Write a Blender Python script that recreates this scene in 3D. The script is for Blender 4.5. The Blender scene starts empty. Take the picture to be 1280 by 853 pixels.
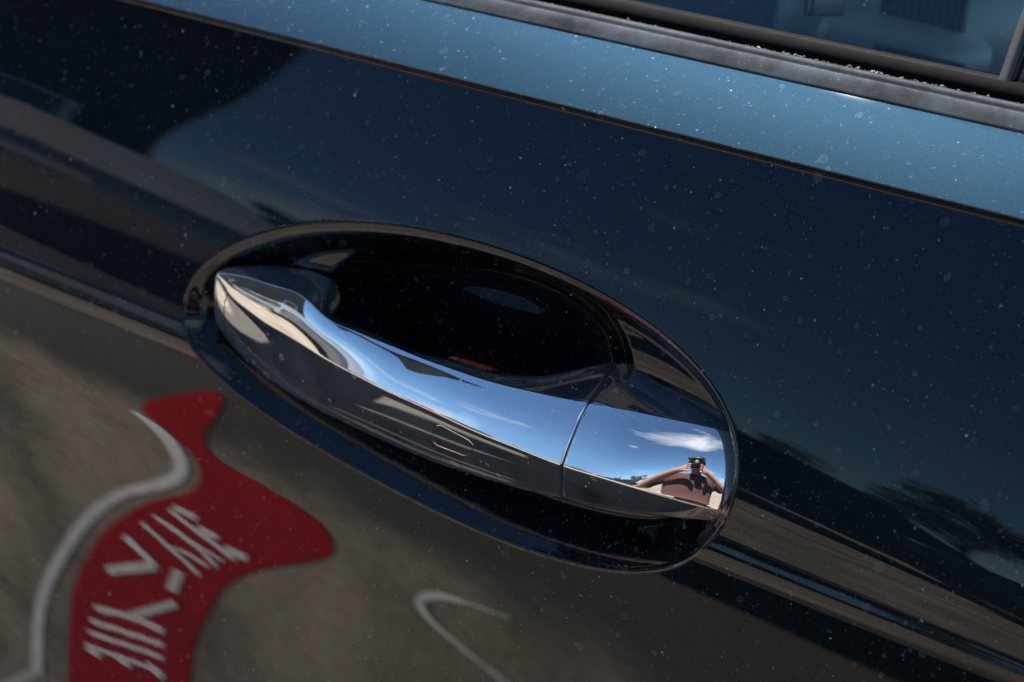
import bpy, bmesh, math, random
import numpy as np
from math import sin, cos, tan, radians, pi, sqrt, atan2
from mathutils import Vector, Matrix
random.seed(7); np.random.seed(7)
SC = bpy.context.scene
COL = SC.collection

# ------------------------------------------------------------------ camera
AZ, EL, ROLL, DIST, FPX = radians(35), radians(15), radians(8.5), 0.60, 2389.0
TGT = np.array([0.0, -0.015, 0.88])
CAMP = TGT + DIST*np.array([sin(AZ)*cos(EL), -cos(AZ)*cos(EL), sin(EL)])
CF = (TGT-CAMP)/DIST
_r = np.cross(CF, [0, 0, 1]); _r /= np.linalg.norm(_r); _u = np.cross(_r, CF)
CR = _r*cos(ROLL)+_u*sin(ROLL); CU = -_r*sin(ROLL)+_u*cos(ROLL)
cam = bpy.data.cameras.new('camera'); camo = bpy.data.objects.new('camera', cam); COL.objects.link(camo)
camo.matrix_world = Matrix(((CR[0], CU[0], -CF[0], CAMP[0]), (CR[1], CU[1], -CF[1], CAMP[1]), (CR[2], CU[2], -CF[2], CAMP[2]), (0, 0, 0, 1)))
cam.sensor_width = 36; cam.lens = 36*FPX/1280
cam.clip_start = 0.02; cam.clip_end = 3000
cam.dof.use_dof = True; cam.dof.focus_distance = 0.575; cam.dof.aperture_fstop = 12.5
SC.camera = camo

# ------------------------------------------------------------------ light
SUN_EL, SUN_AZ = radians(56), radians(-52)
SDIR = Vector((sin(SUN_AZ)*cos(SUN_EL), cos(SUN_AZ)*cos(SUN_EL), sin(SUN_EL)))
W = bpy.data.worlds.new('World'); SC.world = W; W.use_nodes = True
nt = W.node_tree; nt.nodes.clear()
sky = nt.nodes.new('ShaderNodeTexSky'); sky.sky_type = 'NISHITA'; sky.sun_disc = False
sky.sun_elevation = SUN_EL; sky.sun_rotation = SUN_AZ; sky.air_density = 1.0; sky.dust_density = 0.0; sky.ozone_density = 2.2; sky.altitude = 1500
bg = nt.nodes.new('ShaderNodeBackground'); bg.inputs['Strength'].default_value = 0.058
wo = nt.nodes.new('ShaderNodeOutputWorld')
# thin fair weather clouds mixed into the sky
tc = nt.nodes.new('ShaderNodeTexCoord'); mp = nt.nodes.new('ShaderNodeMapping'); mp.inputs['Scale'].default_value = (1.1, 1.1, 4.5)
nz = nt.nodes.new('ShaderNodeTexNoise'); nz.inputs['Scale'].default_value = 2.1; nz.inputs['Detail'].default_value = 7; nz.inputs['Roughness'].default_value = 0.55
cr = nt.nodes.new('ShaderNodeValToRGB'); cr.color_ramp.elements[0].position = 0.60; cr.color_ramp.elements[1].position = 0.80
mx = nt.nodes.new('ShaderNodeMixRGB'); mx.inputs['Color2'].default_value = (7, 7.2, 7.6, 1)
L = nt.links.new
L(tc.outputs['Generated'], mp.inputs['Vector']); L(mp.outputs['Vector'], nz.inputs['Vector']); L(nz.outputs['Fac'], cr.inputs['Fac'])
# one bright cumulus bank low over the far side of the car park
vd = nt.nodes.new('ShaderNodeVectorMath'); vd.operation = 'NORMALIZE'; L(tc.outputs['Generated'], vd.inputs[0])
vs_ = nt.nodes.new('ShaderNodeVectorMath'); vs_.operation = 'SUBTRACT'; L(vd.outputs[0], vs_.inputs[0]); vs_.inputs[1].default_value = (sin(radians(26))*cos(radians(38)), -cos(radians(30))*cos(radians(38)), sin(radians(38)))
vm = nt.nodes.new('ShaderNodeVectorMath'); vm.operation = 'MULTIPLY'; L(vs_.outputs[0], vm.inputs[0]); vm.inputs[1].default_value = (2.2, 2.2, 7.5)
vl = nt.nodes.new('ShaderNodeVectorMath'); vl.operation = 'LENGTH'; L(vm.outputs[0], vl.inputs[0])
ma = nt.nodes.new('ShaderNodeMath'); ma.operation = 'MULTIPLY_ADD'; L(nz.outputs['Fac'], ma.inputs[0]); ma.inputs[1].default_value = -1.6; L(vl.outputs['Value'], ma.inputs[2])
c2 = nt.nodes.new('ShaderNodeMapRange'); L(ma.outputs[0], c2.inputs['Value']); c2.inputs['From Min'].default_value = .15; c2.inputs['From Max'].default_value = -.55; c2.inputs['To Max'].default_value = .9
cx = nt.nodes.new('ShaderNodeMath'); cx.operation = 'MAXIMUM'; L(cr.outputs['Color'], cx.inputs[0]); L(c2.outputs[0], cx.inputs[1])
L(cx.outputs[0], mx.inputs['Fac']); tn = nt.nodes.new('ShaderNodeMixRGB'); tn.blend_type = 'MULTIPLY'; tn.inputs['Fac'].default_value = 1; tn.inputs['Color2'].default_value = (.70, .90, 1.0, 1)
L(sky.outputs['Color'], tn.inputs['Color1']); L(tn.outputs['Color'], mx.inputs['Color1']); L(mx.outputs['Color'], bg.inputs['Color']); L(bg.outputs['Background'], wo.inputs['Surface'])
sl = bpy.data.lights.new('sun', 'SUN'); sl.energy = 5.0; sl.angle = radians(0.53); sl.color = (1, 0.95, 0.88)
so = bpy.data.objects.new('sun', sl); COL.objects.link(so); so.rotation_euler = SDIR.to_track_quat('Z', 'Y').to_euler()
SC.view_settings.view_transform = 'Standard'; SC.view_settings.look = 'None'; SC.view_settings.gamma = 1
SC.view_settings.exposure = 2.0
SC.render.engine = 'CYCLES'
SC.cycles.max_bounces = 10; SC.cycles.glossy_bounces = 6; SC.cycles.transparent_max_bounces = 12
SC.cycles.use_denoising = True; SC.cycles.sample_clamp_indirect = 6; SC.cycles.blur_glossy = 0.2

# ------------------------------------------------------------------ helpers
def sm(a, b, v):
    s = np.clip((v-a)/(b-a), 0, 1); return s*s*(3-2*s)
def un(px, py, y):
    """point of the photograph's line of sight on the upright plane at depth y"""
    D = CF+CR*(px-640)/FPX+CU*(426.5-py)/FPX
    return CAMP+D*((y-CAMP[1])/D[1])

def link(o, parent=None):
    COL.objects.link(o)
    if parent is not None: o.parent = parent
    return o

def tag(o, label=None, cat=None, group=None, kind=None):
    if label: o['label'] = label
    if cat: o['category'] = cat
    if group: o['group'] = group
    if kind: o['kind'] = kind
    return o

def empty(name, loc=(0, 0, 0), rz=0):
    o = bpy.data.objects.new(name, None); o.location = loc; o.rotation_euler = (0, 0, rz); COL.objects.link(o); o.empty_display_size = .05
    return o

def mesh_obj(name, verts, faces, mat, parent=None, smooth=True, normals=None):
    me = bpy.data.meshes.new(name)
    me.from_pydata([tuple(map(float, v)) for v in verts], [], [tuple(map(int, f)) for f in faces])
    me.materials.append(mat)
    if smooth: me.polygons.foreach_set('use_smooth', [True]*len(me.polygons))
    me.update()
    if normals is not None: me.normals_split_custom_set_from_vertices([tuple(map(float, n)) for n in normals])
    return link(bpy.data.objects.new(name, me), parent)

def bm_obj(name, bm, mat, parent=None, smooth=False, bevel=0):
    me = bpy.data.meshes.new(name)
    if bevel:
        bmesh.ops.bevel(bm, geom=list(bm.edges), offset=bevel, segments=2, affect='EDGES', profile=.5)
    bm.normal_update(); bm.to_mesh(me); bm.free(); me.materials.append(mat)
    if smooth: me.polygons.foreach_set('use_smooth', [True]*len(me.polygons))
    return link(bpy.data.objects.new(name, me), parent)

def box(bm, c, s, rot=None):
    m = Matrix.Translation(c)
    if rot is not None: m = m @ rot
    m = m @ Matrix.Diagonal((s[0], s[1], s[2], 1))
    return bmesh.ops.create_cube(bm, size=1, matrix=m)['verts']

def node_mat(name):
    m = bpy.data.materials.new(name); m.use_nodes = True
    n = m.node_tree; n.nodes.clear()
    return m, n, n.nodes.new('ShaderNodeOutputMaterial')

def N(nt, typ, **kw):
    n = nt.nodes.new(typ)
    for k, v in kw.items():
        if k in n.inputs.keys(): n.inputs[k].default_value = v
        else: setattr(n, k, v)
    return n

def simple(name, col, rough=.6, metal=0, var=.15, scale=12, bump=0, spec=.5):
    m, nt, out = node_mat(name)
    b = N(nt, 'ShaderNodeBsdfPrincipled'); b.inputs['Roughness'].default_value = rough; b.inputs['Metallic'].default_value = metal
    b.inputs['Specular IOR Level'].default_value = spec
    tc = N(nt, 'ShaderNodeTexCoord'); nz = N(nt, 'ShaderNodeTexNoise'); nz.inputs['Scale'].default_value = scale; nz.inputs['Detail'].default_value = 6
    mx = N(nt, 'ShaderNodeMixRGB'); mx.inputs['Color1'].default_value = (*[c*(1-var) for c in col], 1); mx.inputs['Color2'].default_value = (*[min(1, c*(1+var)) for c in col], 1)
    l = nt.links.new
    l(tc.outputs['Object'], nz.inputs['Vector']); l(nz.outputs['Fac'], mx.inputs['Fac']); l(mx.outputs['Color'], b.inputs['Base Color']); l(b.outputs['BSDF'], out.inputs['Surface'])
    if bump:
        bp = N(nt, 'ShaderNodeBump'); bp.inputs['Strength'].default_value = bump; bp.inputs['Distance'].default_value = .002
        l(nz.outputs['Fac'], bp.inputs['Height']); l(bp.outputs['Normal'], b.inputs['Normal'])
    return m

def math_(nt, op, a, b=None, c=None):
    n = nt.nodes.new('ShaderNodeMath'); n.operation = op
    for i, v in enumerate((a, b, c)):
        if v is None: continue
        if isinstance(v, (int, float)): n.inputs[i].default_value = v
        else: nt.links.new(v, n.inputs[i])
    return n.outputs[0]

def dust_mask(nt, dens=1.0, rings=True, size=1.0, rg_=.6):
    """water spots, specks and dried drop rings: scalar 0..1"""
    tc = N(nt, 'ShaderNodeTexCoord').outputs['Object']
    warp = N(nt, 'ShaderNodeTexNoise'); warp.inputs['Scale'].default_value = 160; warp.inputs['Detail'].default_value = 3
    nt.links.new(tc, warp.inputs['Vector'])
    va = nt.nodes.new('ShaderNodeVectorMath'); va.operation = 'SCALE'; va.inputs['Scale'].default_value = .004
    nt.links.new(warp.outputs['Color'], va.inputs[0])
    vb = nt.nodes.new('ShaderNodeVectorMath'); nt.links.new(tc, vb.inputs[0]); nt.links.new(va.outputs[0], vb.inputs[1])
    P = vb.outputs[0]
    big = N(nt, 'ShaderNodeTexNoise'); big.inputs['Scale'].default_value = 28; big.inputs['Detail'].default_value = 3
    nt.links.new(tc, big.inputs['Vector'])
    dens_map = math_(nt, 'MULTIPLY_ADD', big.outputs['Fac'], 5.0, -2.3)
    total = None
    for sc, rad, cut, gain in ((330, .12, .90, .65), (620, .15, .89, .6), (1250, .2, .87, .36), (2300, .28, .84, .12), (170, .16, .93, .06)):
        v = N(nt, 'ShaderNodeTexVoronoi'); v.inputs['Scale'].default_value = sc/size; nt.links.new(P, v.inputs['Vector'])
        sep = N(nt, 'ShaderNodeSeparateColor'); nt.links.new(v.outputs['Color'], sep.inputs[0])
        r = math_(nt, 'MULTIPLY_ADD', sep.outputs[1], rad*1.6, rad*.3)
        spot = math_(nt, 'SUBTRACT', r, v.outputs['Distance']); spot = math_(nt, 'MULTIPLY', spot, 6.0); spot = nt_clamp(nt, spot)
        pick = math_(nt, 'GREATER_THAN', math_(nt, 'ADD', sep.outputs[0], math_(nt, 'MULTIPLY', dens_map, .16*dens)), cut)
        s = math_(nt, 'MULTIPLY', math_(nt, 'MULTIPLY', spot, pick), math_(nt, 'MULTIPLY', math_(nt, 'POWER', sep.outputs[2], 2.2), gain))
        total = s if total is None else math_(nt, 'MAXIMUM', total, s)
    if rings:
        for sc, cut, g in ((170, .90, .10), (340, .90, .16)):
            v = N(nt, 'ShaderNodeTexVoronoi'); v.inputs['Scale'].default_value = sc/size; nt.links.new(P, v.inputs['Vector'])
            sep = N(nt, 'ShaderNodeSeparateColor'); nt.links.new(v.outputs['Color'], sep.inputs[0])
            r = math_(nt, 'MULTIPLY_ADD', sep.outputs[1], .16, .10)
            d = math_(nt, 'ABSOLUTE', math_(nt, 'SUBTRACT', v.outputs['Distance'], r))
            ring = nt_clamp(nt, math_(nt, 'MULTIPLY_ADD', d, -26, 1.0))
            fill = math_(nt, 'MULTIPLY', math_(nt, 'LESS_THAN', v.outputs['Distance'], r), .25)
            pick = math_(nt, 'GREATER_THAN', sep.outputs[0], cut)
            s = math_(nt, 'MULTIPLY', math_(nt, 'MULTIPLY', math_(nt, 'ADD', ring, fill), pick), math_(nt, 'MULTIPLY', warp.outputs['Fac'], g*1.8*rg_))
            total = math_(nt, 'MAXIMUM', total, s)
    return total, tc

def nt_clamp(nt, v):
    n = nt.nodes.new('ShaderNodeClamp'); nt.links.new(v, n.inputs[0]); return n.outputs[0]

def coated(name, base, metal, rough, ior=1.5, coat=1.0, dust=1.0, haze=.0, flake=0, dustcol=(.55, .6, .66), rings=True, size=1.0, spec=.5, edge=(1, 1, 1)):
    m, nt, out = node_mat(name)
    l = nt.links.new
    b = N(nt, 'ShaderNodeBsdfPrincipled')
    b.inputs['Base Color'].default_value = (*base, 1); b.inputs['Metallic'].default_value = metal; b.inputs['Roughness'].default_value = rough
    b.inputs['IOR'].default_value = ior; b.inputs['Specular IOR Level'].default_value = spec; b.inputs['Specular Tint'].default_value = (*edge, 1)
    b.inputs['Coat Weight'].default_value = coat; b.inputs['Coat Roughness'].default_value = .012; b.inputs['Coat IOR'].default_value = ior
    mask, tc = dust_mask(nt, dust, rings, size, 2.6 if metal == 1 and not coat else .6)
    if flake:
        v = N(nt, 'ShaderNodeTexVoronoi'); v.inputs['Scale'].default_value = 5200; l(tc, v.inputs['Vector'])
        nm = N(nt, 'ShaderNodeVectorMath', operation='MULTIPLY_ADD'); l(v.outputs['Color'], nm.inputs[0]); nm.inputs[1].default_value = (flake,)*3
        nm.inputs[2].default_value = (-flake/2,)*3
        ge = N(nt, 'ShaderNodeNewGeometry'); ad = N(nt, 'ShaderNodeVectorMath', operation='ADD'); l(ge.outputs['Normal'], ad.inputs[0]); l(nm.outputs[0], ad.inputs[1])
        no = N(nt, 'ShaderNodeVectorMath', operation='NORMALIZE'); l(ad.outputs[0], no.inputs[0]); l(no.outputs[0], b.inputs['Normal']); l(ge.outputs['Normal'], b.inputs['Coat Normal'])
    d = N(nt, 'ShaderNodeBsdfDiffuse'); d.inputs['Color'].default_value = (*dustcol, 1)
    film = N(nt, 'ShaderNodeTexNoise'); film.inputs['Scale'].default_value = 45; film.inputs['Detail'].default_value = 8; film.inputs['Roughness'].default_value = .7; l(tc, film.inputs['Vector'])
    fm = math_(nt, 'MULTIPLY', nt_clamp(nt, math_(nt, 'MULTIPLY_ADD', film.outputs['Fac'], 2.2, -.7)), haze)
    mask = nt_clamp(nt, math_(nt, 'ADD', mask, fm))
    ms = N(nt, 'ShaderNodeMixShader'); l(mask, ms.inputs['Fac']); l(b.outputs[0], ms.inputs[1]); l(d.outputs[0], ms.inputs[2]); l(ms.outputs[0], out.inputs['Surface'])
    return m

M = {}
M['paint'] = coated('navy_metallic_paint', (.0020, .0056, .0096), 1.0, .58, ior=1.37, edge=(.55, .61, .68), dust=.3, haze=.003, flake=.05)
M['chrome'] = coated('chrome_plating', (.57, .58, .59), 1.0, .015, coat=0, dust=1.2, haze=.08, size=1.1, dustcol=(.6, .65, .7))
M['rubber'] = simple('black_rubber', (.008, .008, .008), .75, var=.4, scale=300, bump=.2, spec=.06)
M['moulding'] = coated('dusty_black_moulding', (.012, .012, .013), 0, .8, spec=.02, coat=0, dust=.9, haze=.16, edge=(.3, .32, .36), rings=False, size=.6, dustcol=(.3, .37, .45))
M['trim'] = simple('dark_brown_frame_trim', (.03, .025, .022), .45, var=.2, scale=60)
M['dark'] = simple('black_plastic', (.01, .01, .011), .5)

# ------------------------------------------------------------------ car side
car = empty('parked_car', (0, 0, 0)); tag(car, 'dark navy metallic car with chrome door handle in an oval recess', 'car')
ZL = 0.9532          # height of the sharp fold under the shoulder
# --- lower panel: tilt of the surface (degrees, positive looks up) against distance below the fold
def grid_1d(segs):
    out = [segs[0][0]]
    for a, b, st in segs:
        n = max(1, int(round((b-a)/st))); out += list(np.linspace(a, b, n+1)[1:])
    return np.array(out)
gx = grid_1d([(-1.3, -.36, .02), (-.36, .22, .0008), (.22, .9, .02)])
gw = grid_1d([(0, .003, .00012), (.003, .006, .0003), (.006, .10, .0008), (.10, .128, .0004), (.128, .31, .0008), (.31, .68, .01)])
def knots(x):
    t = np.clip((x+.25)/.45, 0, 1)             # 0 at the rear of the view, 1 at the front
    wh = .062+.033*t                             # where the horizon shows
    w1 = .111+.0*t                               # crease
    lp = lambda a, b: a+(b-a)*t
    return [(0, -50), (.0010, -56), (.0017, -10), (.0023, 21), (.02, 20), (wh-lp(.006, 0), lp(8.6, 9.6)), (lp(w1-.022, w1-.007), lp(3.0, 5.5)), (lp(w1-.012, w1-.004), 7), (lp(w1-.005, w1-.0012), lp(12, 16)), (w1+.0016, lp(-6, -12)), (w1+.006, lp(-21, -23)),
            (w1+.02, lp(-17, -20.5)), (w1+.045, lp(-10.5, -17)), (w1+.075, lp(-5.6, -14)), (w1+.105, lp(-1.6, -12)), (w1+.135, lp(2.2, -10)), (w1+.17, lp(6.5, -8)), (.68, 4)]
YB = np.zeros((len(gx), len(gw)))
def smooth1(v, k):
    return v
for i, x in enumerate(gx):
    ks = knots(x)
    ww = np.array([k[0] for k in ks]); ff = np.array([k[1] for k in ks])
    # monotone cubic interpolation of the tilt
    h = np.diff(ww); dl = np.diff(ff)/h; mm = np.zeros(len(ww)); mm[0] = dl[0]; mm[-1] = dl[-1]
    for k in range(1, len(ww)-1):
        if dl[k-1]*dl[k] > 0:
            a = 2*h[k]+h[k-1]; b_ = h[k]+2*h[k-1]; mm[k] = (a+b_)/(a/dl[k-1]+b_/dl[k])
    j = np.clip(np.searchsorted(ww, gw, side='right')-1, 0, len(h)-1)
    s = (gw-ww[j])/h[j]
    phi = (1+2*s)*(1-s)**2*ff[j]+s*(1-s)**2*h[j]*mm[j]+s*s*(3-2*s)*ff[j+1]+s*s*(s-1)*h[j]*mm[j+1]
    sl_ = -np.tan(np.radians(phi))
    YB[i] = np.concatenate([[0], np.cumsum((sl_[1:]+sl_[:-1])/2*np.diff(gw))])
X, Wd = np.meshgrid(gx, gw, indexing='ij'); Z = ZL-Wd
YB += .012*(X/1.2)**2*np.sign(1)           # slight bow of the whole side
# --- recess outline, traced from the oval, as a radius against direction
OUT = [(243,395),(250,360),(262,340),(300,305),(350,285),(420,277),(500,283),(600,303),(700,338),(780,380),(850,430),(900,480),(930,520),(941,560),(935,620),(905,675),(870,700),(820,712),(760,708),(680,690),(600,662),(500,615),(400,555),(320,500),(270,450)]
def fit_closed(pts, y, order):
    q = np.array([un(a, b, y)[[0, 2]] for a, b in pts])
    A = np.c_[q[:, 0]**2, q[:, 0]*q[:, 1], q[:, 1]**2, q[:, 0], q[:, 1]]
    q0 = q.mean(0); qq = q-q0
    A = np.c_[qq[:, 0]**2, qq[:, 0]*qq[:, 1], qq[:, 1]**2, qq[:, 0], qq[:, 1]]
    c = np.linalg.lstsq(A, np.ones(len(q)), rcond=None)[0]
    Mx = np.array([[c[0], c[1]/2], [c[1]/2, c[2]]]); ct = -np.linalg.solve(2*Mx, c[3:]); k = 1+ct@Mx@ct; Mx /= k
    a_, b_ = 1/sqrt(Mx[0, 0]), 1/sqrt(Mx[1, 1]); ct = ct+q0
    th = np.arctan2((q[:, 1]-ct[1])/b_, (q[:, 0]-ct[0])/a_); rr = np.hypot((q[:, 1]-ct[1])/b_, (q[:, 0]-ct[0])/a_)
    B = np.c_[tuple([np.ones(len(th))]+[f(k_*th) for k_ in range(1, order+1) for f in (np.cos, np.sin)])]
    co = np.linalg.solve(B.T@B+1e-2*np.diag([0]+[k_**2 for k_ in range(1, order+1) for _ in (0, 1)]), B.T@rr)
    return ct, a_, b_, co, order
def rho(fit, x, z):
    ct, a_, b_, co, order = fit
    u, v = (x-ct[0])/a_, (z-ct[1])/b_
    th = np.arctan2(v, u); r = co[0]+sum(co[1+2*k]*np.cos((k+1)*th)+co[2+2*k]*np.sin((k+1)*th) for k in range(order))
    return np.hypot(u, v)/r
fo = fit_closed(OUT, -.014, 4)
CAV = [(480,298),(560,303),(650,325),(730,355),(790,388),(808,415),(800,450),(760,520),(690,575),(610,580),(520,540),(450,480),(422,430),(416,385),(440,345),(458,315)]
fc = fit_closed(CAV, 0.0, 3)
print('recess', fo[:3], 'cavity', fc[:3])
R1 = rho(fo, X, Z); R2 = rho(fc, X, Z)
def wall(t, tops, slope, soft):
    """depth against distance t inward: rounded start, straight slope, rounded end at depth tops"""
    s = np.clip(t/soft, 0, None)
    d = np.where(s < 1, .5*s*s, s-.5)*soft*slope
    e = d/tops
    return tops*np.where(e < .5, e, 1-.5*np.exp(-2*np.clip(e-.5, 0, 50)))
gr = np.hypot(np.gradient(R1, gx, axis=0), np.gradient(R1, gw, axis=1)); t1 = (1-R1)/np.maximum(gr, 4)
_t = np.linspace(0, .06, 3001)
_s = np.interp(_t, [0, .0008, .0040, .0052, .0105, .0145, .06], [0, .55, .60, 1.5, 1.3, .12, .10])
_d = np.concatenate([[0], np.cumsum((_s[1:]+_s[:-1])/2*np.diff(_t))])
vv = (Z-fo[0][1])/fo[2]; up_ = np.clip(vv, -1, 1)
fac = np.interp(up_, [-1, -.5, 0, .5, 1], [2.2, 2.1, 1.4, .8, .7])
ws_ = np.interp(X, [-.13, -.06, .05, .1], [.9, .8, .55, .5]); ws_ = ws_+(1.25-ws_)*sm(.1, -.5, up_)
tc_ = np.clip(t1/ws_, 0, .06); b1 = np.interp(tc_, _t, _d)+(fac-1)*.6*np.minimum(tc_, .0046-.5*np.clip(.0046-tc_, 0, .0008))*sm(0, .0012, tc_); b1 *= np.sqrt(ws_)
gc = np.hypot(np.gradient(R2, gx, axis=0), np.gradient(R2, gw, axis=1)); t2 = (1-R2)/np.maximum(gc, 4)
b2 = .016*(1-np.clip(R2, 0, 1)**5)
b2 = np.where(R2 < 1, b2*(1-.20*np.clip((Z-fc[0][1])/fc[2], -1, 1)), 0)
# soften the cavity lip
Y = YB+np.where(R1 < 1, b1+b2, 0)
# --- fine part vertices and normals
def nrm(xs, ws, Yg):
    fx = np.gradient(Yg, xs, axis=0); fw = np.gradient(Yg, ws, axis=1)
    n = np.stack([fx, -np.ones_like(fx), -fw], -1)  # surface y=f(x,z), z=ZL-w ; outward is -y
    return n/np.linalg.norm(n, axis=-1, keepdims=True)
NN = nrm(gx, gw, Y)
nx_, nw_ = X.shape
V = np.stack([X, Y, Z], -1).reshape(-1, 3); NV = NN.reshape(-1, 3)
ii, jj = np.meshgrid(np.arange(nx_-1), np.arange(nw_-1), indexing='ij')
a = (ii*nw_+jj).ravel(); Fq = np.c_[a, a+1, a+nw_+1, a+nw_]
inside = (R1.reshape(-1)[Fq] < 1.0).all(1)
def np_mesh(name, V, Fq, mat, parent=None, NV=None):
    used, inv = np.unique(Fq.ravel(), return_inverse=True)
    me = bpy.data.meshes.new(name); v = V[used]; f = inv.reshape(Fq.shape)
    me.vertices.add(len(v)); me.vertices.foreach_set('co', v.astype(np.float32).ravel())
    k = f.shape[1]
    me.loops.add(f.size); me.loops.foreach_set('vertex_index', f.astype(np.int32).ravel())
    me.polygons.add(len(f)); me.polygons.foreach_set('loop_start', np.arange(0, f.size, k, dtype=np.int32))
    me.update(calc_edges=True); me.validate()
    me.polygons.foreach_set('use_smooth', np.ones(len(me.polygons), dtype=bool))
    me.materials.append(mat)
    if NV is not None: me.normals_split_custom_set_from_vertices(NV[used])
    me.update()
    return link(bpy.data.objects.new(name, me), parent)
door = np_mesh('door', V, Fq[~inside], M['paint'], car, NV)
recess = np_mesh('handle_recess', V, Fq[inside], M['paint'], door, NV)

def extrude_profile(name, prof, x0, x1, mat, parent, nx=2, bow=True, close=False):
    """prof: list of (y,z); long strip along x following the bow of the side"""
    xs = np.linspace(x0, x1, nx); P_ = np.array(prof)
    v = np.array([[x, y+(.012*(x/1.2)**2 if bow else 0), z] for x in xs for y, z in P_]); n = len(P_)
    f = []
    for i in range(nx-1):
        for j in range(n if close else n-1):
            k = (j+1) % n
            f.append((i*n+j, i*n+k, (i+1)*n+k, (i+1)*n+j))
    return np_mesh(name, v, np.array(f), mat, parent)
# --- shoulder: from the fold up and inward, looking up more and more
def arc_profile(y0, z0, phis, lens):
    out = [(y0, z0)]
    for p, s in zip(phis, lens):
        y0 += sin(radians(p))*s; z0 += cos(radians(p))*s; out.append((y0, z0))
    return out
ph = []; ln = []
for k in range(24): ph.append(-50+(52+50)*sm(0, 1, k/23.)); ln.append(.0008/24)      # tight radius at the fold
for k in range(400):
    ph.append(52+8*min(1, k/120.)); ln.append(.0003)
    q_ = arc_profile(0, ZL, ph, ln)[-1]
    if un(850, 72, q_[0])[2] < q_[1]: break
sh = arc_profile(0, ZL, ph, ln)
print('shoulder top', sh[-1])
shoulder = extrude_profile('shoulder', [(p[0]-.0001, p[1]+.0001) for p in sh], -1.3, .9, M['paint'], door, 120)
# --- belt moulding
yt, zt = sh[-1]
mo = [(yt, zt-.006), (yt-.0002, zt+.0004)]
for k in range(12):
    aa = radians(20+60*k/11); mo.append((yt-.0002+.0066*(k+1)/12, zt+.0004+.0046*sin(pi/2*(k+1)/12)))
y2, z2 = mo[-1]
mo += [(y2+.0006, z2-.0008), (y2+.0012, z2-.0006), (y2+.0016, z2+.0006), (y2+.0022, z2+.0012), (y2+.0040, z2+.0016), (y2+.0046, z2+.0008), (y2+.0046, z2-.006)]
belt = extrude_profile('belt_moulding', mo, -1.3, .9, M['moulding'], car, 120)

# ------------------------------------------------------------------ chrome handle, lofted from four traced edges
def pspline(u, p, lam, n=241):
    """penalised smooth curve through points p at parameters u, on n even nodes"""
    u = np.asarray(u, float); p = np.atleast_2d(np.asarray(p, float).T).T
    s = u*(n-1); i0 = np.clip(np.floor(s).astype(int), 0, n-2); f = s-i0
    A = np.zeros((len(u), n)); A[np.arange(len(u)), i0] = 1-f; A[np.arange(len(u)), i0+1] = f
    Dm = np.zeros((n-2, n)); k = np.arange(n-2); Dm[k, k] = 1; Dm[k, k+1] = -2; Dm[k, k+2] = 1; Dm *= (n-1)**2/1e3
    Dm3 = np.diff(Dm, axis=0)*(n-1)/1e2
    return np.linalg.solve(A.T@A*n/len(u)+lam*(Dm3.T@Dm3)+lam*.02*(Dm.T@Dm), A.T@p*n/len(u))
def rail(pts, igap, lam, warp=1.0):
    p = np.array(pts, float); s = np.r_[0, np.cumsum(np.hypot(*np.diff(p, axis=0).T))]
    u = np.where(s <= s[igap], .70*(s/s[igap]), .70+.30*(s-s[igap])/(s[-1]-s[igap]))
    return pspline(u, p, lam)
NU = 241
r0 = rail([(277,339),(288,334),(302,332),(321,331),(340,331.5),(358,334),(375,337),(392,340),(406,346),(416,353),(420,361),(416,371),(410,380),(411,390),(420,398),(433,405),(455,413),(476,422),(498,430),(519,438),(560,450),(598,461),(630,468),(660,470),(690,468),(720,462),(745,457),(772,453),(800,460),(825,472),(850,485),(880,504),(905,522),(927,541)], 27, .00002)
r1 = rail([(275,341),(288,343),(309,347),(331,354),(353,360),(375,369),(392,383),(415,402),(438,412),(462,422),(490,433),(519,445),(560,460),(598,473),(650,487),(700,498),(735,505),(800,517),(860,529),(900,537),(930,545)], 16, .00005)
r2 = rail([(272,346),(279,356),(288,369),(300,380),(328,401),(350,414),(369,425),(404,447),(435,464),(462,478),(490,492),(519,505),(560,524),(600,542),(650,562),(680,574),(702,582),(740,594),(780,606),(830,621),(870,632),(910,641)], 16, .0002)
r3 = rail([(269,350),(267,370),(268,390),(273,408),(282,422),(297,441),(313,456),(331,470),(360,490),(392,509),(440,533),(500,560),(560,583),(620,602),(660,613),(702,622),(740,631),(780,638),(830,645),(870,649),(910,651)], 15, .0002)
uu = np.linspace(0, 1, NU)
yr = pspline([0, .05, .12, .22, .35, .5, .62, .72, .82, .90, .96, 1.0], np.array([-.0215, -.0240, -.0270, -.0310, -.0345, -.0366, -.0366, -.0354, -.0322, -.0270, -.0222, -.0182])[:, None], .00002)[:, 0]
def unv(pxy, y):
    return np.array([un(a_, b_, c_) for (a_, b_), c_ in zip(pxy, y)])
P2 = unv(r2, yr)
y1 = yr.copy(); y3 = yr.copy()
for _ in range(8):
    P1 = unv(r1, y1); y1 = yr+np.clip(P1[:, 2]-P2[:, 2], .0002, 1)*np.tan(np.radians(6+18*sm(.12, .38, uu)-6.5*sm(.78, .95, uu)))
    P3 = unv(r3, y3); y3 = yr+np.clip(P2[:, 2]-P3[:, 2], .0002, 1)*np.tan(np.radians(32+4*sm(.13, .40, uu)))
dep = pspline([0, .05, .1, .2, .28, .35, .5, .6, .7, .8, .9, 1], np.array([.002, .010, .016, .019, .017, .013, .011, .017, .022, .021, .016, .008])[:, None], .00002)[:, 0]
y0 = y1+dep
P0 = unv(r0, y0)
def herm(A_, B_, ta, tb, n):
    s = np.linspace(0, 1, n)[:, None]
    return (1+2*s)*(1-s)**2*A_+s*(1-s)**2*ta+s*s*(3-2*s)*B_+s*s*(s-1)*tb
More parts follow.
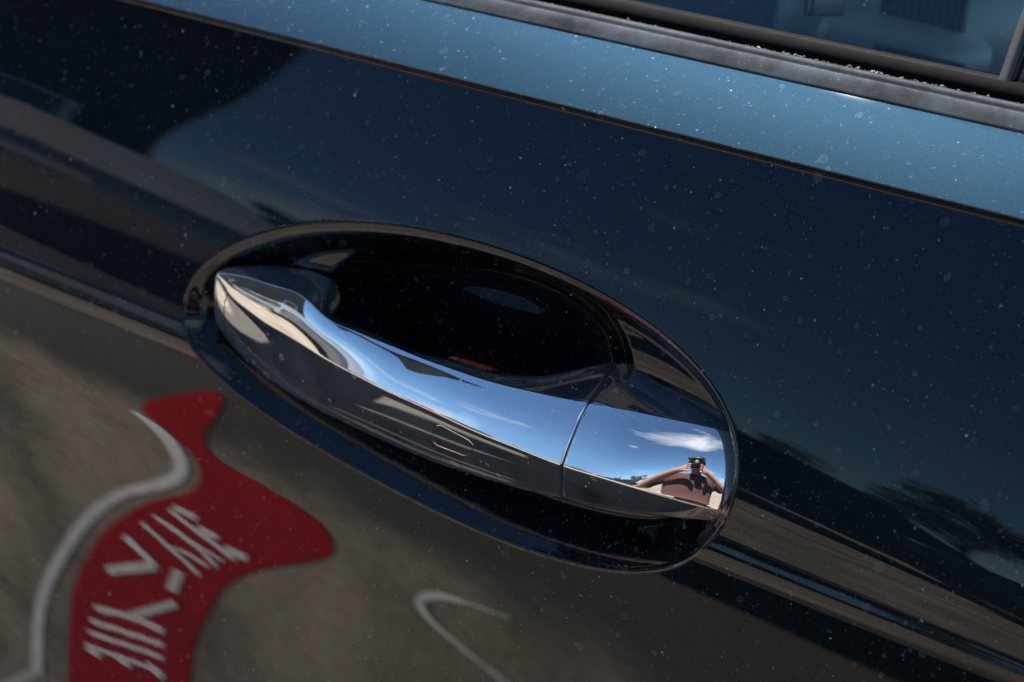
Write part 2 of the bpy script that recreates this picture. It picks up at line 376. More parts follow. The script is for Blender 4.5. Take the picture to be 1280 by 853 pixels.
def tdir(phi):   # tangent pointing up the section where the surface is tilted by phi
    return np.array([0, sin(radians(phi)), cos(radians(phi))])
rows = []
for i in range(NU):
    A0, A1, A2, A3 = P0[i], P1[i], P2[i], P3[i]
    l32 = np.linalg.norm(A2-A3); l21 = np.linalg.norm(A1-A2); l10 = np.linalg.norm(A0-A1)
    dx = lambda a_, b_: np.array([(b_-a_)[0], 0, 0])
    pl = -32-4*sm(.13, .40, uu[i])
    lo = herm(A3, A2, dx(A3, A2)+tdir(pl-6)*l32, dx(A3, A2)+tdir(pl+5)*l32, 12)
    mid = herm(A2, A1, dx(A2, A1)+tdir(-14+30*sm(.1, .35, uu[i])-18*sm(.72, .95, uu[i]))*l21, dx(A2, A1)+tdir(20+20*sm(.1, .35, uu[i]))*l21, 22)
    av = math.degrees(atan2(A0[1]-A1[1], A0[2]-A1[2])); av = min(max(av, 60), 100)
    top = herm(A1, A0, dx(A1, A0)+tdir(av-3)*l10, dx(A1, A0)+tdir(av+8)*l10, 14)
    # tiny radius on the ridge between lower and main facet
    f_ = .00035
    c0 = A2+(lo[-2]-A2)/max(np.linalg.norm(lo[-2]-A2), 1e-6)*min(f_, l32*.2); c1 = A2+(mid[1]-A2)/max(np.linalg.norm(mid[1]-A2), 1e-6)*min(f_, l21*.2)
    ridge = [(1-t)**2*c0+2*t*(1-t)*A2+t*t*c1 for t in (0, .25, .5, .75, 1)]
    under = [A3+np.array([0, .0105, .0012]), A3+np.array([0, .006, -.0006]), A3+np.array([0, .0022, -.0008]), A3+np.array([0, .0008, -.0005]), A3+np.array([0, .0002, -.0001])]
    back = [A0+np.array([0, .0006, -.0001]), A0+np.array([0, .0016, -.0007]), A0+np.array([0, .0024, -.0020]), A0+np.array([0, .0028, -.0045])]
    f2 = .00022; e0 = A1+(mid[-2]-A1)/max(np.linalg.norm(mid[-2]-A1), 1e-6)*min(f2, l21*.1); e1 = A1+(top[1]-A1)/max(np.linalg.norm(top[1]-A1), 1e-6)*min(f2, l10*.1)
    soft = [(1-t)**2*e0+2*t*(1-t)*A1+t*t*e1 for t in (0, .33, .67, 1)]
    rows.append(np.array(under+list(lo[:-1])+ridge+list(mid[1:-1])+soft+list(top[1:])+back))
rows = np.array(rows)           # NU x n x 3
def loft(name, rws, mat, parent, caps=(1, 1), rad=.0007):
    R_ = list(rws)
    def cap(ring, other, first):
        d = ring-other; d = d.mean(0); d /= np.linalg.norm(d); c = ring.mean(0); out = []
        for ang in (30, 60, 90):
            a_ = radians(ang); out.append(c+(ring-c)*(1-rad*(1-cos(a_))/.006)+d*rad*sin(a_))
        inn = c+(ring-c)*.55+d*rad; out.append(inn); out.append(c+(ring-c)*.02+d*rad)
        return out
    if caps[0]: R_ = cap(R_[0], R_[2], True)[::-1]+R_
    if caps[1]: R_ = R_+cap(R_[-1], R_[-3], False)
    R_ = np.array(R_); n, m_, _ = R_.shape
    ii, jj = np.meshgrid(np.arange(n-1), np.arange(m_), indexing='ij'); j2 = (jj+1) % m_
    F_ = np.c_[(ii*m_+jj).ravel(), ((ii+1)*m_+jj).ravel(), ((ii+1)*m_+j2).ravel(), (ii*m_+j2).ravel()]
    return np_mesh(name, R_.reshape(-1, 3), F_, mat, parent)
ig = int(.70*(NU-1))
grip = loft('handle_grip', rows[:ig], M['chrome'], door)
cap_ = loft('handle_end_cap', rows[ig+1:], M['chrome'], door)
def on_lower(px, py):
    ww = np.array([0.0]); best = None
    pr = rows[:, 5:17]; d = pr-CAMP; zz = d@CF; qx = 640+FPX*(d@CR)/zz; qy = 426.5-FPX*(d@CU)/zz
    e = (qx-px)**2+(qy-py)**2; i, j = np.unravel_index(np.argmin(e), e.shape)
    i = min(max(i, 1), NU-2); j = min(max(j, 1), 10)
    A_ = np.array([[qx[i+1, j]-qx[i-1, j], qx[i, j+1]-qx[i, j-1]], [qy[i+1, j]-qy[i-1, j], qy[i, j+1]-qy[i, j-1]]])/2
    du = np.linalg.solve(A_, [px-qx[i, j], py-qy[i, j]])
    ti = (pr[i+1, j]-pr[i-1, j])/2; tj = (pr[i, j+1]-pr[i, j-1])/2; n = np.cross(ti, tj); n /= np.linalg.norm(n); n = -n if n[1] > 0 else n
    return pr[i, j]+ti*du[0]+tj*du[1], n
def trace(name, path, w, mat, parent, lift=.00012, closed=False):
    vs = []; q = path+([path[0]] if closed else []); full = []
    for a_, b_ in zip(q[:-1], q[1:]):
        k = max(1, int(np.hypot(b_[0]-a_[0], b_[1]-a_[1])/3)); full += [(a_[0]+(b_[0]-a_[0])*t/k, a_[1]+(b_[1]-a_[1])*t/k) for t in range(k)]
    full.append(q[-1]); P_ = [on_lower(*p) for p in full]
    for k, (p, n) in enumerate(P_):
        t = P_[min(k+1, len(P_)-1)][0]-P_[max(k-1, 0)][0]; t /= np.linalg.norm(t)+1e-12; s_ = np.cross(t, n)
        vs += [p+s_*w/2-n*.0001, p+s_*w/4+n*lift, p-s_*w/4+n*lift, p-s_*w/2-n*.0001]
    fs = [(4*k+j, 4*k+j+1, 4*k+j+5, 4*k+j+4) for k in range(len(P_)-1) for j in range(3)]
    return mesh_obj(name, vs, fs, mat, parent)
trace('touch_sensor', [(546, 533), (551, 532), (585, 550), (591, 556), (591, 562), (586, 569), (580, 570), (546, 557), (541, 552), (541, 540)], .0006, M['chrome'], door, .00008, True)
trace('handle_joint', [(285, 366), (281, 378), (280, 392), (281, 408), (284, 421)], .0008, M['rubber'], door, .00005)

# ------------------------------------------------------------------ rest of the car (glass, cabin, roof, body)
def glass_mat():
    m, nt, out = node_mat('tinted_side_glass'); l = nt.links.new
    t = N(nt, 'ShaderNodeBsdfTransparent'); t.inputs['Color'].default_value = (.62, .70, .70, 1)
    g = N(nt, 'ShaderNodeBsdfGlossy'); g.inputs['Roughness'].default_value = .01; g.inputs['Color'].default_value = (1, 1, 1, 1)
    f = N(nt, 'ShaderNodeFresnel'); f.inputs['IOR'].default_value = 1.34
    a = N(nt, 'ShaderNodeMixShader'); l(f.outputs[0], a.inputs['Fac']); l(t.outputs[0], a.inputs[1]); l(g.outputs[0], a.inputs[2])
    d = N(nt, 'ShaderNodeBsdfDiffuse'); d.inputs['Color'].default_value = (.5, .5, .5, 1)
    mk, tc = dust_mask(nt, 1.4, False, .8); b = N(nt, 'ShaderNodeMixShader'); l(math_(nt, 'MULTIPLY', mk, .5), b.inputs['Fac']); l(a.outputs[0], b.inputs[1]); l(d.outputs[0], b.inputs[2])
    l(b.outputs[0], out.inputs['Surface']); return m
M['glass'] = glass_mat()
M['grey_trim'] = simple('grey_vinyl_trim', (.27, .30, .31), .45, var=.08, scale=30)
M['slat'] = simple('dark_vent_slat', (.03, .035, .04), .5)
M['plain_paint'] = simple('dark_navy_body', (.012, .03, .06), .25, .3, spec=.6)
M['tyre'] = simple('tyre_rubber', (.02, .02, .02), .8, var=.3, scale=40)
M['alloy'] = simple('alloy_metal', (.5, .5, .52), .3, .9)
zb = z2+.0005; yb = y2+.0046
BOW = lambda x: .012*(x/1.2)**2
# rubber seal and glass
seal = [(yb, zb-.01), (yb, zb+.0002), (yb+.001, zb+.0012), (yb+.002, zb-.0008), (yb+.0035, zb-.001), (yb+.0045, zb+.0005), (yb+.0062, zb+.0004), (yb+.0068, zb-.002), (yb+.0068, zb-.012)]
TG = tan(radians(30))
gy0, gz0 = yb+.0050, zb-.02
glass = extrude_profile('side_window', [(gy0+TG*h, gz0+h) for h in np.linspace(0, .47, 24)]+[(gy0+.004+TG*h, gz0+h) for h in np.linspace(.47, 0, 24)], -1.3, .9, M['glass'], car, 60)
extrude_profile('window_seal', seal, -1.3, .9, M['rubber'], glass, 60)
# crumbs of grit caught in the seal
bm = bmesh.new(); rg = random.Random(3)
for k in range(300):
    px = rg.uniform(930, 1180) if k < 230 else rg.uniform(600, 1280)
    p = un(px, 62+(px-930)*.245+rg.gauss(0, 1.6), yb+.003)
    x = p[0]; sz = abs(rg.gauss(0, .00022))+.00012
    v = bmesh.ops.create_icosphere(bm, subdivisions=1, radius=sz, matrix=Matrix.Translation((x, yb+BOW(x)+rg.uniform(.0015, .0052), zb+rg.uniform(-.0002, .0012))) @ Matrix.Rotation(rg.random()*6, 4, 'Z'))['verts']
    for q in v: q.co += Vector((rg.uniform(-1, 1), rg.uniform(-1, 1), rg.uniform(-1, 1)))*sz*.4
g = bm_obj('grit', bm, simple('pale_grit', (.16, .14, .11), .9, var=.6, scale=900), glass); g['kind'] = 'stuff'
# window run channel (upright strip at the right) built on the slanting glass
def on_glass(px, py, off=-.001):
    y = gy0
    for _ in range(12):
        p = un(px, py, y); y = gy0+TG*(p[2]-gz0)+BOW(p[0])+off
    return un(px, py, y)
a0, a1 = on_glass(1240, 128), on_glass(1292, -20); b0, b1_ = on_glass(1256, 132), on_glass(1309, -20)
def strip(name, p0, p1, q0, q1, mat, parent, th=.002):
    p0, p1, q0, q1 = map(Vector, (p0, p1, q0, q1)); n = (q0-p0).cross(p1-p0).normalized()
    if n.y > 0: n = -n
    d = (p1-p0).normalized(); p0 = p0-d*.02; q0 = q0-d*.02; p1 = p1+d*.3; q1 = q1+d*.3
    w = (q0-p0)
    prof = [(0, -.3), (.02, .75), (.12, 1), (.88, 1), (.98, .75), (1, -.3)]
    vs = [tuple(p0+w*s+n*th*h) for s, h in prof]+[tuple(p1+w*s+n*th*h) for s, h in prof]
    return mesh_obj(name, vs, [(i, i+1, i+7, i+6) for i in range(5)], mat, parent)
strip('window_divider', a0, a1, b0, b1_, M['trim'], glass)
c0, c1 = on_glass(1258, 134), on_glass(1312, -20); d0, d1 = on_glass(1276, 138), on_glass(1334, -20)
strip('window_divider', c0, c1, d0, d1, M['rubber'], glass, .0012)
# inner sill behind the glass
inner = [(yb+.012, zb-.05), (yb+.012, zb+.002), (yb+.015, zb+.005), (yb+.020, zb+.006), (yb+.024, zb+.004), (yb+.03, zb+.002), (yb+.05, zb+.0035), (yb+.075, zb-.004), (yb+.085, zb-.03), (yb+.085, zb-.35)]
extrude_profile('inner_door_trim', inner, -1.2, .85, simple('soft_dark_door_trim', (.004, .0042, .0042), .9, var=.25, scale=50, bump=.15, spec=.03), car, 30)
# chrome inner release lever seen through the glass
p = un(975, 2, .085); bm = bmesh.new()
box(bm, (p[0], .085, p[2]+.004), (.03, .02, .006), Matrix.Rotation(radians(-6), 4, 'Y')); box(bm, (p[0]+.017, .085, p[2]+.006), (.004, .024, .016))
bm_obj('inner_release_lever', bm, M['alloy'], car, True, .0015)
# grey padded panels with slatted vents
def padded(name, px0, py0, px1, py1, y, hgt, dep, mat, parent):
    A_, B_ = un(px0, py0, y), un(px1, py1, y); c = (A_+B_)/2; Lx = np.linalg.norm(B_-A_); an = atan2(B_[2]-A_[2], B_[0]-A_[0])
    bm = bmesh.new(); box(bm, c, (Lx, dep, hgt), Matrix.Rotation(-an, 4, 'Y')); return bm_obj(name, bm, mat, parent, True, min(hgt, dep)*.38)
dash = padded('dashboard', 1052, 18, 1238, 50, .34, .055, .16, M['grey_trim'], car)
pan = padded('lower_panel', 1046, 42, 1216, 84, .24, .022, .05, M['grey_trim'], dash)
def vent(px0, py0, px1, py1, y, n, hgt, parent, slope):
    fr = None; bm = bmesh.new(); 
    for k in range(n):
        t = k/(n-1); p = un(px0+(px1-px0)*t, py0+(py1-py0)*t, y); box(bm, (p[0], y, p[2]), (.0021, .004, hgt), Matrix.Rotation(radians(-3), 4, 'Y'))
    return bm_obj('vent_slats', bm, M['slat'], parent)
vent(1106, 8, 1204, 22, .255, 12, .018, dash, 0)
vent(1097, 72, 1200, 96, .210, 13, .010, dash, 0)
# roof, floor, far side, front and rear body
def slab(name, c, s, mat, parent, bev=.02, rot=None):
    bm = bmesh.new(); box(bm, c, s, rot); return bm_obj(name, bm, mat, parent, True, bev)
slab('roof', (-.2, .90, 1.435), (2.1, 1.10, .035), M['plain_paint'], car, .016)
slab('cabin_floor', (-.2, .86, .30), (3.4, 1.55, .08), M['dark'], car)
slab('far_side', (-.2, 1.72, .62), (4.2, .04, .68), M['plain_paint'], car)
slab('seat', (-.35, .62, .62), (.55, .5, .2), simple('dark_seat_cloth', (.03, .03, .032), .9, scale=80), car, .06)
slab('seat_back', (-.68, .62, .88), (.14, .48, .5), simple('dark_seat_cloth_back', (.03, .03, .032), .9, scale=80), car, .05, Matrix.Rotation(radians(-14), 4, 'Y'))
slab('rear_body', (-2.05, .88, .62), (1.48, 1.7, .66), M['plain_paint'], car, .06)
slab('front_body', (1.62, .88, .60), (1.42, 1.7, .62), M['plain_paint'], car, .06)
slab('door_shell', (-.2, .09, .35), (2.2, .05, .12), M['dark'], car, .01)
def wheel(x, y, parent):
    bm = bmesh.new(); R90 = Matrix.Rotation(radians(90), 4, 'X')
    bmesh.ops.create_cone(bm, cap_ends=True, segments=40, radius1=.32, radius2=.32, depth=.2, matrix=Matrix.Translation((x, y, .32)) @ R90)
    w_ = bm_obj('wheel', bm, M['tyre'], parent, True, .02)
    bm = bmesh.new()
    bmesh.ops.create_cone(bm, cap_ends=True, segments=32, radius1=.21, radius2=.21, depth=.012, matrix=Matrix.Translation((x, y-.105, .32)) @ R90)
    bm_obj('rim', bm, M['alloy'], w_, False, .003); return w_
for x in (-2.0, 1.6):
    for y in (.12, 1.62): wheel(x, y, car)

# ------------------------------------------------------------------ ground
def ground_mat():
    m, nt, out = node_mat('worn_concrete_paving'); l = nt.links.new
    b = N(nt, 'ShaderNodeBsdfPrincipled'); b.inputs['Roughness'].default_value = .9
    tc = N(nt, 'ShaderNodeTexCoord').outputs['Object']
    n1 = N(nt, 'ShaderNodeTexNoise'); n1.inputs['Scale'].default_value = 3.2; n1.inputs['Detail'].default_value = 9; n1.inputs['Roughness'].default_value = .65
    n2 = N(nt, 'ShaderNodeTexNoise'); n2.inputs['Scale'].default_value = 60; n2.inputs['Detail'].default_value = 6
    n3 = N(nt, 'ShaderNodeTexVoronoi'); n3.inputs['Scale'].default_value = 240
    for n in (n1, n2, n3): l(tc, n.inputs['Vector'])
    r = N(nt, 'ShaderNodeValToRGB'); r.color_ramp.elements[0].position = .34; r.color_ramp.elements[1].position = .66
    r.color_ramp.elements[0].color = (.10, .08, .058, 1); r.color_ramp.elements[1].color = (.44, .365, .275, 1)
    f = math_(nt, 'ADD', math_(nt, 'MULTIPLY', n1.outputs['Fac'], .8), math_(nt, 'MULTIPLY', n2.outputs['Fac'], .2)); l(f, r.inputs['Fac'])
    mx = N(nt, 'ShaderNodeMixRGB', blend_type='MULTIPLY'); mx.inputs['Fac'].default_value = .35; l(r.outputs[0], mx.inputs['Color1']); l(n3.outputs['Color'], mx.inputs['Color2'])
    # the car's shadow painted into the ground colour, its edge broken by noise
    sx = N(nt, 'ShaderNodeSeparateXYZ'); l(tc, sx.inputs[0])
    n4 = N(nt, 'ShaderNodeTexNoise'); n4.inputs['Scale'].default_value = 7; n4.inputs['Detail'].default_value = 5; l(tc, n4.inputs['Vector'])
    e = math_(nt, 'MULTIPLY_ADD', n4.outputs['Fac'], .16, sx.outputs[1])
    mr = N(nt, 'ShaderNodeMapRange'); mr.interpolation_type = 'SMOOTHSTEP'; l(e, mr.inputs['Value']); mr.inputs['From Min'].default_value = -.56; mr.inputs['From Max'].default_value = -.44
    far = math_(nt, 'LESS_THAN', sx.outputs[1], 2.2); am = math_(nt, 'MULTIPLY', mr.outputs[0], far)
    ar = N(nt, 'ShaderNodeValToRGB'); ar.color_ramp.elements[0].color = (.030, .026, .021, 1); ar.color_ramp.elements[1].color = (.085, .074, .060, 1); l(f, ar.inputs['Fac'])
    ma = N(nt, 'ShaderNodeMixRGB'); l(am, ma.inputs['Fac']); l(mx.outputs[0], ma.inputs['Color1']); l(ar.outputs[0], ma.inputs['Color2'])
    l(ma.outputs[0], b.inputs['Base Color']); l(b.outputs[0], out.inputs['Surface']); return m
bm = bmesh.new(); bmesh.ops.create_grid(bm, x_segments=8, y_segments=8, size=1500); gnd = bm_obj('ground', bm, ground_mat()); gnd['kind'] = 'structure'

# ------------------------------------------------------------------ people: the photographer, crouching behind the camera
HD = Vector((sin(AZ), -cos(AZ), 0)); SD = Vector((cos(AZ), sin(AZ), 0))     # away from the car; to the photographer's own left hand side seen from the car
PC = Vector(CAMP)
def at(side, back, z): return tuple(PC+SD*side+HD*back+Vector((0, 0, z-PC.z)))
def skin(name, pts, edges, rad, mat, parent, root=0, sub=2):
    me = bpy.data.meshes.new(name); me.from_pydata(pts, edges, []); me.materials.append(mat); o = link(bpy.data.objects.new(name, me), parent)
    o.modifiers.new('skin', 'SKIN').use_smooth_shade = True
    for v, r in zip(me.skin_vertices[0].data, rad): v.radius = r if isinstance(r, tuple) else (r, r)
    me.skin_vertices[0].data[root].use_root = True
    sb = o.modifiers.new('sub', 'SUBSURF'); sb.levels = sb.render_levels = sub
    return o
per = empty('person', at(0, .30, 0)[:2]+(0,)); tag(per, 'person in a maroon t-shirt and dark cap crouching with a camera raised, elbows out', 'person')
class PP:  # parts keep world coordinates under the empty
    pass
def fix(o, par):
    o.parent = par; o.matrix_parent_inverse = Matrix.Translation(par.location).inverted(); return o
M['skin'] = simple('tanned_skin', (.34, .17, .11), .5, var=.08, scale=20)
M['shirt'] = simple('maroon_cotton', (.055, .02, .016), .95, var=.25, scale=25, bump=.4)
M['denim'] = simple('dark_denim', (.03, .04, .07), .9, var=.25, scale=60)
hz = PC.z
J = {}
J['pelvis'] = at(0, .36, .46); J['belly'] = at(0, .31, .63); J['chest'] = at(0, .27, .82); J['neck0'] = at(0, .25, .955); J['neck'] = at(0, .225, 1.0)
J['head'] = at(0, .18, 1.06); J['crown'] = at(0, .19, 1.135)
for sd, s_ in (('l', 1), ('r', -1)):
    J['sh'+sd] = at(.185*s_, .26, .925); J['el'+sd] = at(.29*s_, .20, .79 if s_ < 0 else .87); J['lat'+sd] = at(.115*s_, .26, .81); J['waist'+sd] = at(.085*s_, .29, .63); J['wr'+sd] = at(.13*s_, .085, .975); J['pa'+sd] = at(.075*s_, .065, 1.0)
    J['hip'+sd] = at(.10*s_, .38, .43); J['kn'+sd] = at(.30*s_, .22, .36); J['an'+sd] = at(.20*s_, .36, .10); J['to'+sd] = at(.23*s_, .20, .04)
names_ = list(J); pts = [J[n] for n in names_]
rr_ = dict(pelvis=.13, belly=.125, chest=.14, neck0=.07, neck=.055, head=.085, crown=.07)
for s_ in 'lr': rr_.update({'sh'+s_: .062, 'el'+s_: .040, 'wr'+s_: .026, 'pa'+s_: .032, 'hip'+s_: .095, 'kn'+s_: .06, 'an'+s_: .042, 'to'+s_: .036, 'lat'+s_: .125, 'waist'+s_: .115})
ed = [('pelvis', 'belly'), ('belly', 'chest'), ('chest', 'neck0'), ('neck0', 'neck'), ('neck', 'head'), ('head', 'crown')]
for s_ in 'lr': ed += [('chest', 'lat'+s_), ('belly', 'waist'+s_), ('chest', 'sh'+s_), ('sh'+s_, 'el'+s_), ('el'+s_, 'wr'+s_), ('wr'+s_, 'pa'+s_), ('pelvis', 'hip'+s_), ('hip'+s_, 'kn'+s_), ('kn'+s_, 'an'+s_), ('an'+s_, 'to'+s_)]
ed = [(names_.index(a_), names_.index(b_)) for a_, b_ in ed]; rad_ = [rr_[n] for n in names_]
for s_ in (1, -1):    # five bent fingers on each hand closing on the camera
    pi_ = names_.index('pa'+('l' if s_ > 0 else 'r'))
    for k in range(5):
        dz = .034-.019*k if k < 4 else -.03; L_ = (.030, .034, .032, .026, .03)[k]
        b0_ = len(pts)
        pts += [at(.068*s_, .045, 1.0+dz), at(.058*s_, .045-L_*.7, 1.0+dz), at(.040*s_, .045-L_*.9, 1.0+dz*.95)]
        rad_ += [.0095, .0085, .0075]; ed += [(pi_, b0_), (b0_, b0_+1), (b0_+1, b0_+2)]
thin = {names_.index(k): f for k, f in (('chest', .8), ('belly', .8), ('pelvis', .8), ('latl', .8), ('latr', .8), ('waistl', .8), ('waistr', .8), ('shl', .85), ('shr', .85), ('hipl', .85), ('hipr', .85), ('knl', .85), ('knr', .85))}
body = skin('body', pts, ed, [r*thin.get(i, 1) for i, r in enumerate(rad_)], M['skin'], None); fix(body, per)
def clothing(name, ks, es, scale, mat, ends=None):
    p_ = []; r_ = []
    for k in ks:
        if isinstance(k, tuple): a_, b_, f_ = k; p_.append(tuple(Vector(J[a_]).lerp(Vector(J[b_]), f_))); r_.append(rr_[a_]*(1-f_)+rr_[b_]*f_)
        else: p_.append(J[k]); r_.append(rr_[k])
    return fix(skin(name, p_, es, [r*scale+.008 for r in r_], mat, None), per)
clothing('t_shirt', ['pelvis', 'belly', 'chest', 'neck0', 'shl', 'shr', 'latl', 'latr', 'waistl', 'waistr'], [(0, 1), (1, 2), (2, 3), (2, 4), (2, 5), (2, 6), (2, 7), (1, 8), (1, 9)], 1.08, M['shirt'])
for s_ in 'lr': clothing('sleeve', [('chest', 'sh'+s_, .6), 'sh'+s_, ('sh'+s_, 'el'+s_, .5), ('sh'+s_, 'el'+s_, .9)], [(0, 1), (1, 2), (2, 3)], 1.1, M['shirt'])
clothing('trousers', ['pelvis', 'hipl', 'knl', ('knl', 'anl', .9), 'hipr', 'knr', ('knr', 'anr', .9)], [(0, 1), (1, 2), (2, 3), (0, 4), (4, 5), (5, 6)], 1.06, M['denim'])
for s_ in 'lr':
    fix(skin('shoe', [J['an'+s_], J['to'+s_]], [(0, 1)], [.05, .045], M['dark'], None), per)
bm = bmesh.new(); c = Vector(J['crown'])
bmesh.ops.create_uvsphere(bm, u_segments=24, v_segments=14, radius=.105, matrix=Matrix.Translation(c+Vector((0, 0, -.035))) @ Matrix.Diagonal((1, 1, .95, 1)))
bmesh.ops.delete(bm, geom=[v for v in bm.verts if v.co.z < c.z-.04], context='VERTS')
capo = bm_obj('cap', bm, M['dark'], None, True); fix(capo, per)
bm = bmesh.new(); box(bm, Vector(at(0, .065, 1.10)), (.17, .10, .008), Matrix.Rotation(AZ, 4, 'Z')); pk = bm_obj('cap_peak', bm, M['dark'], None, True, .003); pk.parent = capo; pk.matrix_parent_inverse = Matrix.Translation(capo.matrix_basis.translation).inverted()
# face
fb = Vector(at(0, .100, 1.06))
for s_ in (1, -1):
    bm = bmesh.new(); bmesh.ops.create_uvsphere(bm, u_segments=12, v_segments=8, radius=.012, matrix=Matrix.Translation(Vector(at(.03*s_, .108, 1.075)))); fix(bm_obj('eye', bm, simple('eye_white_%d' % s_, (.7, .68, .65), .2), None, True), per)
bm = bmesh.new(); bmesh.ops.create_cone(bm, cap_ends=True, segments=12, radius1=.017, radius2=.007, depth=.045, matrix=Matrix.Translation(Vector(at(0, .098, 1.055)))); fix(bm_obj('nose', bm, M['skin'], None, True), per)
# the camera in the hands: body and lens behind the point of view
cmo = empty('photo_camera', tuple(PC-Vector(CF)*.07)); tag(cmo, 'black photo camera held up in both hands by the person', 'camera')
q = camo.matrix_world.to_quaternion().to_matrix().to_4x4()
def cpart(name, bm, mat): return fix(bm_obj(name, bm, mat, None, True), cmo)
bm = bmesh.new(); box(bm, PC-Vector(CF)*.095, (.125, .085, .04), q); bmesh.ops.bevel(bm, geom=list(bm.edges), offset=.008, segments=2, affect='EDGES'); cpart('camera_body', bm, M['dark'])
bm = bmesh.new(); bmesh.ops.create_cone(bm, cap_ends=True, segments=40, radius1=.037, radius2=.034, depth=.065, matrix=Matrix.Translation(PC-Vector(CF)*.042) @ q); cpart('lens', bm, M['dark'])
bm = bmesh.new(); box(bm, PC-Vector(CF)*.09+Vector(CU)*.052, (.05, .03, .04), q); bmesh.ops.bevel(bm, geom=list(bm.edges), offset=.006, segments=2, affect='EDGES'); cpart('viewfinder_hump', bm, M['dark'])

# ------------------------------------------------------------------ surroundings mirrored in the bodywork
def polar(azd, dist): return Vector((-sin(radians(azd))*dist, -cos(radians(azd))*dist, 0))
M['bark'] = simple('bark', (.06, .045, .03), .9, var=.4, scale=8)
M['leaf'] = simple('tree_leaves', (.035, .05, .02), .8, var=.5, scale=3)
def tree(loc, h, r, seed, label):
    rg = random.Random(seed); t = empty('tree', loc); tag(t, label, 'tree', 'trees along the far side of the car park')
    bm = bmesh.new()
    def limb(a_, b_, ra, rb):
        d = Vector(b_)-Vector(a_); bmesh.ops.create_cone(bm, cap_ends=True, segments=8, radius1=ra, radius2=rb, depth=d.length, matrix=Matrix.Translation((Vector(a_)+Vector(b_))/2) @ d.to_track_quat('Z', 'Y').to_matrix().to_4x4())
    limb((0, 0, 0), (0, 0, h*.45), .22, .14); tips = []
    for k in range(7):
        a_ = k*pi*2/7+rg.random(); e_ = Vector((cos(a_)*r*.5, sin(a_)*r*.5, h*rg.uniform(.55, .85))); limb((0, 0, h*rg.uniform(.3, .45)), e_, .09, .03); tips.append(e_)
    bm_obj('trunk', bm, M['bark'], t)
    vs = []; fs = []
    cl = tips+[Vector((rg.gauss(0, .45)*r, rg.gauss(0, .45)*r, h*rg.uniform(.45, .98))) for _ in range(16)]
    for c in cl:
        for _ in range(110):
            p = c+Vector((rg.gauss(0, 1), rg.gauss(0, 1), rg.gauss(0, .7))).normalized()*r*.33*rg.random()**.4
            a_ = Vector((rg.uniform(-1, 1), rg.uniform(-1, 1), rg.uniform(-1, 1))).normalized()*.16; b_ = a_.orthogonal().normalized()*.09
            n = len(vs); vs += [p-a_, p-b_, p+a_, p+b_]; fs.append((n, n+1, n+2, n+3))
    mesh_obj('crown', vs, fs, M['leaf'], t, smooth=False)
    return t
TR = [(12, 46, 5.2, 2.4, 'short round tree at the far edge of the car park, farthest to the right'), (20, 42, 6.2, 2.8, 'round leafy tree beside the farthest one'), (28, 44, 4.6, 2.2, 'lowest tree of the far row'),
      (35, 40, 6.6, 3.0, 'tall spreading tree in the middle of the far row'), (41, 45, 5.4, 2.6, 'leafy tree between the tall tree and the grey building'), (3, 48, 5.6, 2.6, 'tree straight across from the car'), (-8, 40, 5.0, 2.5, 'tree standing behind the crouching person'), (-20, 44, 6.4, 2.8, 'tall tree far behind the person')]
for k, (a_, d_, h_, r_, lb) in enumerate(TR): tree(polar(a_, d_), h_, r_, 20+k, lb)
# building at the left, close enough to rise above the sky line
M['plaster'] = simple('grey_brown_render', (.045, .04, .036), .9, var=.2, scale=1.5, bump=.2)
M['darkglass'] = simple('dark_window_glass', (.02, .025, .03), .08, spec=.8)
def building(name, loc, rz, w, d, h, label, mat, win):
    b = empty(name, loc, rz); tag(b, label, 'building')
    bm = bmesh.new(); box(bm, (0, 0, h/2), (w, d, h)); bm_obj('wall', bm, mat, b)
    bm = bmesh.new(); box(bm, (0, 0, h+.12), (w+.5, d+.5, .24)); bm_obj('roof', bm, M['dark'], b)
    for k in range(win[0]):
        for j in range(win[1]):
            x = -w/2+(k+.5)*w/win[0]; z = .9+j*2.9+.7
            bm = bmesh.new(); box(bm, (x, d/2+.01, z), (w/win[0]*.5, .06, 1.3)); fr = bm_obj('window', bm, M['alloy'], b)
            bm = bmesh.new(); box(bm, (x, d/2+.03, z), (w/win[0]*.5-.12, .05, 1.18)); bm_obj('pane', bm, M['darkglass'], fr)
    return b
bp = polar(59.2, 10.5); gb = building('grey_building', bp, radians(-59.2), 3.3, 5, 6.5, 'tall dark grey rendered building close by, mirrored in the door at the left', M['plaster'], (2, 1))
M['brown_render'] = simple('brown_render', (.075, .06, .045), .9, var=.2, scale=1.5)
for dx_, w_, h_ in ((2.15, 1.0, 4.3), (3.05, .8, 3.1)):
    bm = bmesh.new(); box(bm, (-dx_, .6, h_/2), (w_, 3.4, h_)); bm_obj('annex', bm, M['brown_render'], gb)
